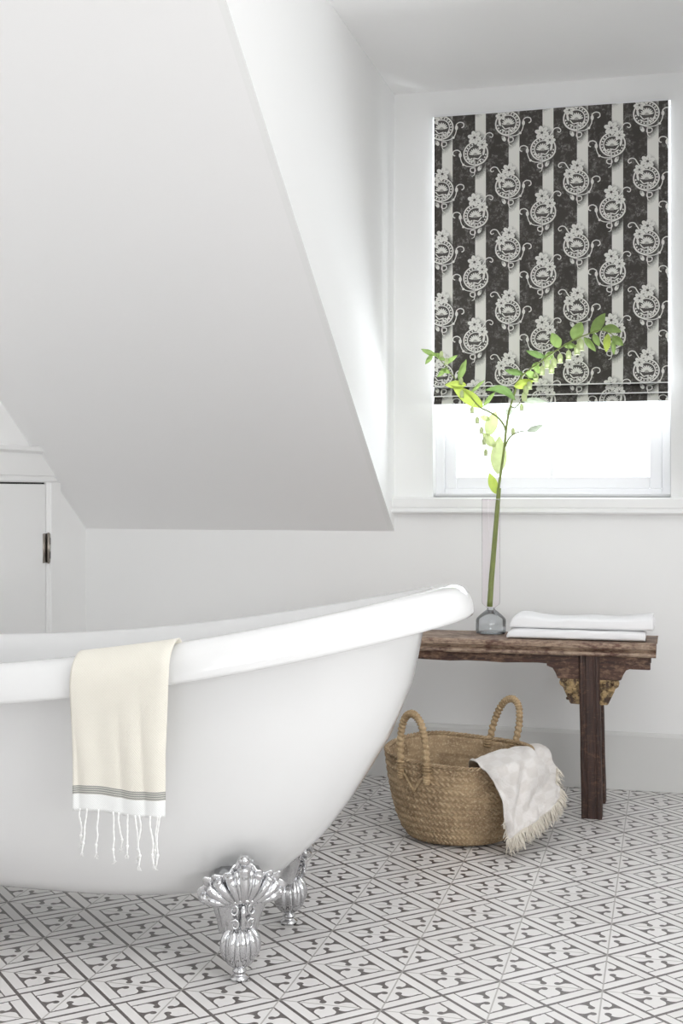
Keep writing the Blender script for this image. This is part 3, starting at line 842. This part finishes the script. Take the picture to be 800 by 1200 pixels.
mainp = [(573, 711, 0), (575, 680, 0), (577.5, 650, 0), (580, 620, 0), (582, 596, 0), (584, 572, 0), (588, 545, 0), (591, 522, 0), (593, 502, .0), (596, 484, 0), (601, 466, 0), (609, 444, -.01), (618, 435, -.015), (633, 424, -.02), (654, 409, -.03), (672.5, 398, -.03), (687.5, 392, -.03), (702, 387, -.03), (714, 390, -.03), (721, 396, -.03)]
def rad(n, r0, r1): return [r0+(r1-r0)*k/(n-1) for k in range(n)]
b = MB()
low = catmull([q(*p) for p in mainp[:6]], 20); b.tube(low, rad(20, .0075, .0055), 10)
b.tube([p+Vector((.004, .002, 0)) for p in low], rad(20, .0065, .0038), 8)
b.tube(catmull([q(*p) for p in mainp[4:]], 70), rad(70, .0045, .0014), 8)
b.tube(catmull([q(*p) for p in [(592.5, 505, 0), (590, 498, 0), (583, 489, .005), (572, 482, .01), (562, 477, .01), (552, 466, .015), (541, 454, .02), (530, 440, .02), (521, 428, .02), (510, 416, .02), (503, 412, .02)]], 50), rad(50, .0032, .0010), 8)
b.tube(catmull([q(*p) for p in [(591.5, 524, 0), (596, 514, -.01), (603, 508, -.02), (611, 505.5, -.025), (618, 505, -.03)]], 20), rad(20, .0028, .001), 8)
b.tube(catmull([q(*p) for p in [(598.5, 476, 0), (603, 478, -.01), (608, 473, -.015), (613, 470, -.02)]], 16), rad(16, .0024, .001), 8)
b.build('stem', M_stem, plant, True)
PXM = vz/1500
def leaf(x0, y0, x1, y1, w, m, arch=0, dz=0, tilt=0, seed=0):
    A_, B_ = q(x0, y0, dz), q(x1, y1, dz+random.uniform(-.018, .018)); L = (B_-A_); ln = L.length; d = L.normalized()
    view = Vector((-sn, cs, 0)); side = d.cross(view).normalized()
    side = (side+view*tilt).normalized(); nrm = side.cross(d).normalized()
    nu, nv = 15, 7; vs = []
    W = w*PXM/2*1.13
    up = Vector((0, 0, 1)); up = (up-d*up.dot(d))
    for i in range(nu):
        t = i/(nu-1); ww = W*max(.03, math.sin(PI*t**.85)**.8)*(1 if t < .97 else .5)
        c = A_+d*ln*t+up*arch*PXM*math.sin(PI*t)+nrm*(.004*math.sin(PI*t))
        for j in range(nv):
            s_ = -1+2*j/(nv-1)
            vs.append(c+side*s_*ww+nrm*(-abs(s_)*ww*.35+.0012*math.sin(t*14+s_*3+seed)))
    fs_ = grid_faces(nv, nu)
    o = obj('leaf', vs, fs_, m, plant, True)
    return o
LV = [(582, 579, 573, 554, 10, LY), (583, 556, 585, 511, 17, LP), (580, 524, 565, 507, 10, LP), (571, 511, 581, 482, 13, LP), (574, 492, 562, 488, 6, LP),
      (566, 477, 530, 453, 14, LY), (546, 451, 521, 451, 9, LY), (537, 446, 546, 421, 8, LG), (551, 461, 568, 445, 4, LG), (566, 476, 580, 459, 5, LG),
      (604, 469, 568, 457, 10, LD, 7), (613, 438, 591, 434, 7, LD), (602, 453, 625, 446, 10, LY), (639, 419, 616, 411, 7, LD), (612, 470, 641, 471, 7, LS, 1),
      (655, 408, 646, 390, 12, LG), (672, 399, 681, 377, 14, LG), (692, 391, 709, 367, 12, LG), (705, 385, 728, 389, 9, LG, 2), (684, 395, 698, 412, 7, LG), (695, 391, 702, 406, 7, LG),
      (712, 391, 710, 413, 8, LY), (717, 394, 730, 405, 9, LG), (718, 398, 719, 416, 5, LG), (660, 404, 675, 406, 7, LG),
      (512, 417, 493, 409, 6, LG), (507, 415, 498, 427, 5, LG), (510, 414, 522, 423, 6, LG), (520, 427, 536, 416, 5, LG), (523, 431, 512, 442, 5, LG),
      (616, 437, 630, 442, 9, LG), (625, 430, 636, 437, 8, LG), (617, 505, 636, 498, 7, LS, -1), (594, 487, 599, 476, 7, LS), (632, 425, 622, 432, 6, LG),
      (527, 437, 517, 432, 5, LG), (648, 412, 637, 424, 8, LG)]
for i, l in enumerate(LV):
    x0, y0, x1, y1, w, m = l[:6]; leaf(x0, y0, x1, y1, w, m, l[6] if len(l) > 6 else 0, (-.02 if x0 > 600 else .01), random.uniform(-.5, .5), i)
def bell(px, py, sx, sy, r=3.3, m=None, dz=-.02):
    b = MB(); top = q(px, py-5, dz); b.tube(catmull([q(sx, sy, dz), (q(sx, sy, dz)+top)/2+Vector((.002, 0, .002)), top], 8), .0008, 5)
    R_ = r*PXM
    b.lathe([(.0008, 0), (R_*.7, -R_*.5), (R_, -R_*1.4), (R_*.95, -R_*2.4), (R_*.75, -R_*3.0), (R_*1.0, -R_*3.5), (R_*.6, -R_*3.1)], top, 12, cap=False, fn=lambda t, z: 1+(.1*math.cos(6*t) if z < -R_*2.8 else 0))
    b.build('bell_flower', m or M_bell, plant, True)
for B_ in [(627.5, 441, 622, 432), (616, 456, 611, 443), (614, 464, 609, 447), (620, 450, 614, 440), (649, 424, 645, 415), (656, 419, 652, 410), (666, 415, 662, 404), (635, 433, 634, 424), (641, 425, 638, 421), (680, 401, 680, 396, 4.2), (676, 408, 674, 398, 3.6), (646, 431, 643, 417)]: bell(*B_)
for B_ in [(553, 481, 556, 471), (559, 493, 566, 484), (564, 505, 570, 494), (569, 531, 578, 520), (601, 506, 603, 508), (611, 478, 606, 476), (567, 518, 573, 508)]: bell(*B_, r=2.3, m=M_bell, dz=0)
bell(540, 447, 541, 454, 2.5, M_bell, .01); bell(541, 462, 545, 458, 2.6, M_bell, .01); bell(523, 424, 524, 431, 2.3, M_bell, .01); bell(517, 416, 514, 420, 2.3, M_bell, .01)

# ------------------------------------------------------------ basket
KC = PZ(538, 900, 3.665); KX, KY = KC.x, KC.y
bask = thing('straw_basket', (KX, KY, 0), 'round woven straw basket with two looped rope handles on the tiled floor', 'basket')
BP = [(0, .128), (.008, .146), (.03, .164), (.07, .181), (.12, .194), (.17, .203), (.215, .209), (.26, .213)]
BP = [(a, b_*.975) for a, b_ in BP]
fr_ang = math.atan2(-cs, sn)               # towards the camera
def rimz(t):
    f = math.cos(t-fr_ang); return .246-.020*max(0, f)+.004*math.sin(3*t+1)-.008*max(0, math.cos(t-YAW-.2))
def brad(z): return interp([(a, b_) for a, b_ in BP], z)[0]
ROWS = 12; NA = 480; NZ = 132
vs = []; uv = []
def bsurf(t, v, inner=False):
    z = .004+v*(rimz(t)-.004); r = brad(z)*(1+.012*math.sin(2*t+.6)+.006*math.sin(5*t+v*3))
    return r, z
for j in range(NZ+1):
    v = j/NZ; rw = v*ROWS; fr = rw-math.floor(rw); bul = math.sin(PI*fr)**.6*.0032
    for k in range(NA):
        t = 2*PI*k/NA; r, z = bsurf(t, v)
        ph = k/NA*80*2*PI + (abs(fr-.5)*2)*PI*1.6 + math.floor(rw)*1.3
        tw_ = .0026*math.sin(ph)*math.sin(PI*fr)**.5
        fray = .0008*noise.noise(Vector((k*.35, j*.8, 2)))
        r += bul+tw_+fray
        vs.append((KX+r*math.cos(t), KY+r*math.sin(t), z))
n_out = len(vs)
for j in range(41):                        # inner wall, going down
    v = 1-j/40; rw = v*ROWS; fr = rw-math.floor(rw); bul = math.sin(PI*fr)**.6*.0022
    for k in range(NA):
        t = 2*PI*k/NA; r, z = bsurf(t, v); r -= .0065+bul; z = max(z, .010)
        vs.append((KX+r*math.cos(t), KY+r*math.sin(t), z))
fs = []
for i in range(NZ+41):
    if True: fs += [(i*NA+k, i*NA+(k+1) % NA, (i+1)*NA+(k+1) % NA, (i+1)*NA+k) for k in range(NA)]
tot = NZ+1+41
fs += [tuple(range(NA))[::-1], tuple(range((tot-1)*NA, tot*NA))]
obj('basket_body', vs, fs, M_straw, bask, True)
# braided rim
def rimpt(t, dr=0, dz=0):
    r, z = bsurf(t, 1); return Vector((KX+(r+dr)*math.cos(t), KY+(r+dr)*math.sin(t), z+dz))
b = MB()
for s_ in range(3):
    NR = 720; pts = []
    for k in range(NR):
        t = 2*PI*k/NR; a = t*34+s_*2*PI/3
        pts.append(rimpt(t, -.001+.0048*math.cos(a), .005+.0038*math.sin(a)+.0012*noise.noise(Vector((k*.1, s_, 0)))))
    b.tube(pts, .0033, 6, close=True)
b.build('rim_braid', M_straw, bask, True)
def handle(t0, half, hgt, lean, wid=1):
    p0, p1 = rimpt(t0-half, .004, -.012), rimpt(t0+half, .004, -.012)
    mid = (p0+p1)/2; ax = (p1-p0)/2; up = Vector((0, 0, 1)); out = Vector(lean)
    ctrl = [p0-Vector((0, 0, .035)), p0]
    for a in (.12, .3, .5, .7, .88):
        th = PI*a; ctrl.append(mid-ax*math.cos(th)*(1.0+.10*math.sin(th))+(up*hgt+out)*math.sin(th)**.7)
    ctrl += [p1, p1-Vector((0, 0, .035))]
    NP = 260; pts = catmull(ctrl, NP)
    b = MB(); b.tube(pts, .0098, 14, rf=lambda i, th: 1+.15*math.sin(i*.95+th)+.16*noise.noise(Vector((i*.35, th*1.5, 1))))
    # stitching tails outside the wall
    for (pp, tt) in ((p0, t0-half), (p1, t0+half)):
        e = rimpt(t0, .004, -.075); r_ = brad(e.z)+.008; e.x = KX+r_*math.cos(t0); e.y = KY+r_*math.sin(t0)
        m_ = (pp+e)/2; rr_ = brad(m_.z)+.008; an = math.atan2(m_.y-KY, m_.x-KX); m_.x = KX+rr_*math.cos(an); m_.y = KY+rr_*math.sin(an)
        b.tube(catmull([pp-Vector((0, 0, .01)), m_, e], 30), .0034, 6, rf=lambda i, th: 1+.15*math.sin(i*1.3))
        for dzz in (0, -.008, -.016):
            c_ = rimpt(tt, .0, dzz); ra = Vector((math.cos(tt), math.sin(tt), 0)); ta = Vector((-math.sin(tt), math.cos(tt), 0))
            b.tube([c_+ra*.016*math.cos(w)+ta*.013*math.sin(w) for w in [2*PI*k/14 for k in range(14)]], .0024, 5, close=True)
    b.build('handle', M_rope, bask, True)
R_ = Vector((cs, sn, 0)); D_ = Vector((-sn, cs, 0))
dl = R_*-.139+D_*-.150; tl_ = math.atan2(dl.y, dl.x); dr_ = R_*.139+D_*.150; tr_ = math.atan2(dr_.y, dr_.x)
handle(tl_, .215, .150, R_*-.004)
handle(tr_, .215, .140, R_*.030)

# ------------------------------------------------------------ fringed throw hanging out of the basket
throw = thing('fringed_throw', tuple(PZ(610, 940, 3.5).xy)+(.02,), 'crumpled white fringed throw spilling out of the straw basket', 'blanket')
CT = [[(552, 925, 3.66), (566, 915, 3.70), (584, 905, 3.74), (600, 898, 3.76)],
      [(549, 895, 3.57), (566, 888, 3.62), (588, 884, 3.70), (610, 876, 3.77)],
      [(559, 896, 3.485), (584, 886, 3.55), (612, 877, 3.65), (634, 876, 3.74)],
      [(573, 908, 3.43), (600, 898, 3.455), (628, 892, 3.56), (645, 893, 3.70)],
      [(586, 933, 3.42), (606, 926, 3.45), (632, 915, 3.54), (650, 910, 3.68)],
      [(591, 960, 3.42), (609, 950, 3.45), (632, 938, 3.53), (655, 926, 3.64)],
      [(596, 984, 3.42), (613, 972, 3.44), (634, 957, 3.51), (653, 938, 3.61)]]
G = surf_grid([[PZ(*p) for p in r] for r in CT], 56, 80)
vs = []; uv = []
for j in range(80):
    for k in range(56):
        u, v = k/55, j/79; p = G[j][k].copy()
        d = .0060*math.sin(u*19+v*5+noise.noise(Vector((u*3, v*3, 0)))*5)+.010*noise.noise(Vector((u*6, v*9, 3)))+.003*noise.noise(Vector((u*20, v*26, 9)))
        rd = Vector((p.x-KX, p.y-KY, .12)).normalized()
        p += rd*(d+.003); p.z = max(p.z, .006); vs.append(p); uv.append((u*.22, v*.34)); G[j][k] = p
o = obj('throw_cloth', vs, grid_faces(56, 80), M_throw, throw, True, uvs=uv)
sd = o.modifiers.new('t', 'SOLIDIFY'); sd.thickness = .003; sd.offset = 0
b = MB(); rr = random.Random(5)
def strand(p, d, ln):
    p1 = p+d*ln*.5+Vector((rr.uniform(-1, 1), rr.uniform(-1, 1), rr.uniform(-.5, .5)))*.004
    p2 = p+d*ln+Vector((rr.uniform(-1, 1), rr.uniform(-1, 1), -.3))*.007
    for w in (p1, p2): w.z = max(w.z, .003)
    b.tube(catmull([p, p1, p2], 6), [.0014, .0016, .0017, .0015, .0012, .0006], 5)
for k in range(56):                           # bottom hem
    for _ in range(4): strand(G[79][k]+Vector((0, 0, .002)), (R_*rr.uniform(-.15, .6)+Vector((0, 0, -1))-D_*.2).normalized(), rr.uniform(.026, .044))
for j in range(44, 80):                       # right edge
    for _ in range(3): strand(G[j][55], (R_*rr.uniform(.3, .9)+Vector((0, 0, -.8))).normalized(), rr.uniform(.014, .034))
for j in range(66, 80):
    for _ in range(2): strand(G[j][0], (R_*rr.uniform(-.5, .1)+Vector((0, 0, -1))).normalized(), rr.uniform(.012, .02))
tag(b.build('fringe', M_fringe, throw, True), kind='stuff')

# ------------------------------------------------------------ light
w = bpy.data.worlds.new('sky'); SC.world = w; w.use_nodes = True
bg = w.node_tree.nodes['Background']; bg.inputs[0].default_value = (.93, .96, 1, 1); bg.inputs[1].default_value = 2.2
def area(name, loc, aim, sx, sy, power, col):
    l = bpy.data.lights.new(name, 'AREA'); l.shape = 'RECTANGLE'; l.size = sx; l.size_y = sy; l.energy = power; l.color = col
    o = bpy.data.objects.new(name, l); COL.objects.link(o); o.location = loc
    o.rotation_euler = (Vector(aim)-Vector(loc)).to_track_quat('-Z', 'Y').to_euler(); return o
area('daylight_right', (XR+.30, .55, 1.48), (0, .55, 1.45), 2.2, 1.4, 32, (1, .99, .985))
area('daylight_front', (.4, YF-.35, 1.5), (.3, 0, 1.5), 2.5, 1.4, 8, (1, .985, .97))
area('ceiling_fill', (.25, 1.35, ZC-.012), (.25, 1.35, 0), 1.1, .9, 14, (.98, .99, 1))  # added ceiling fill, lights from above so the bench shades the wall
b = MB()
for q_ in ((-.36, -.30, .84, 1.86), (.80, .86, .84, 1.86), (-.30, .80, .84, .90), (-.30, .80, 1.80, 1.86)): b.box(q_[0], q_[1], q_[2], q_[3], ZC-.03, ZC)
struct(b.build('fill_frame', M_sash))  # made-up frame around the added fill, no opening behind it
area('fill_uplight_front', (.4, YF-.30, .95), (-.6, 3.2, 2.0), 2.4, .3, 18, (1, .985, .97))  # added uplight, lifts the left slope
area('fill_uplight_right', (XR+.25, .55, .90), (-.6, 2.0, 2.35), 2.2, .3, 44, (1, .985, .975))  # added uplight, brightens the ceiling
area('daylight_back', (-.39, YB+.40, 1.6), (-.39, 4.0, 1.45), 1.2, 1.6, 26, (.92, .95, 1))
area('fill_uplight_back', (-.39, 5.1, .45), (-.39, 3.9, 1.62), 1.4, .7, 160, (.93, .96, 1))  # added lamp aimed up under the blind to brighten the dormer ceiling
SC.view_settings.view_transform = 'Standard'; SC.view_settings.look = 'None'; SC.view_settings.gamma = 1
SC.view_settings.exposure = 0.17; SC.view_settings.use_curve_mapping = False
cy = SC.cycles; cy.max_bounces = 14; cy.diffuse_bounces = 8; cy.glossy_bounces = 5; cy.transparent_max_bounces = 24; cy.caustics_reflective = False; cy.caustics_refractive = False
cy.sample_clamp_indirect = 4; cy.use_denoising = True
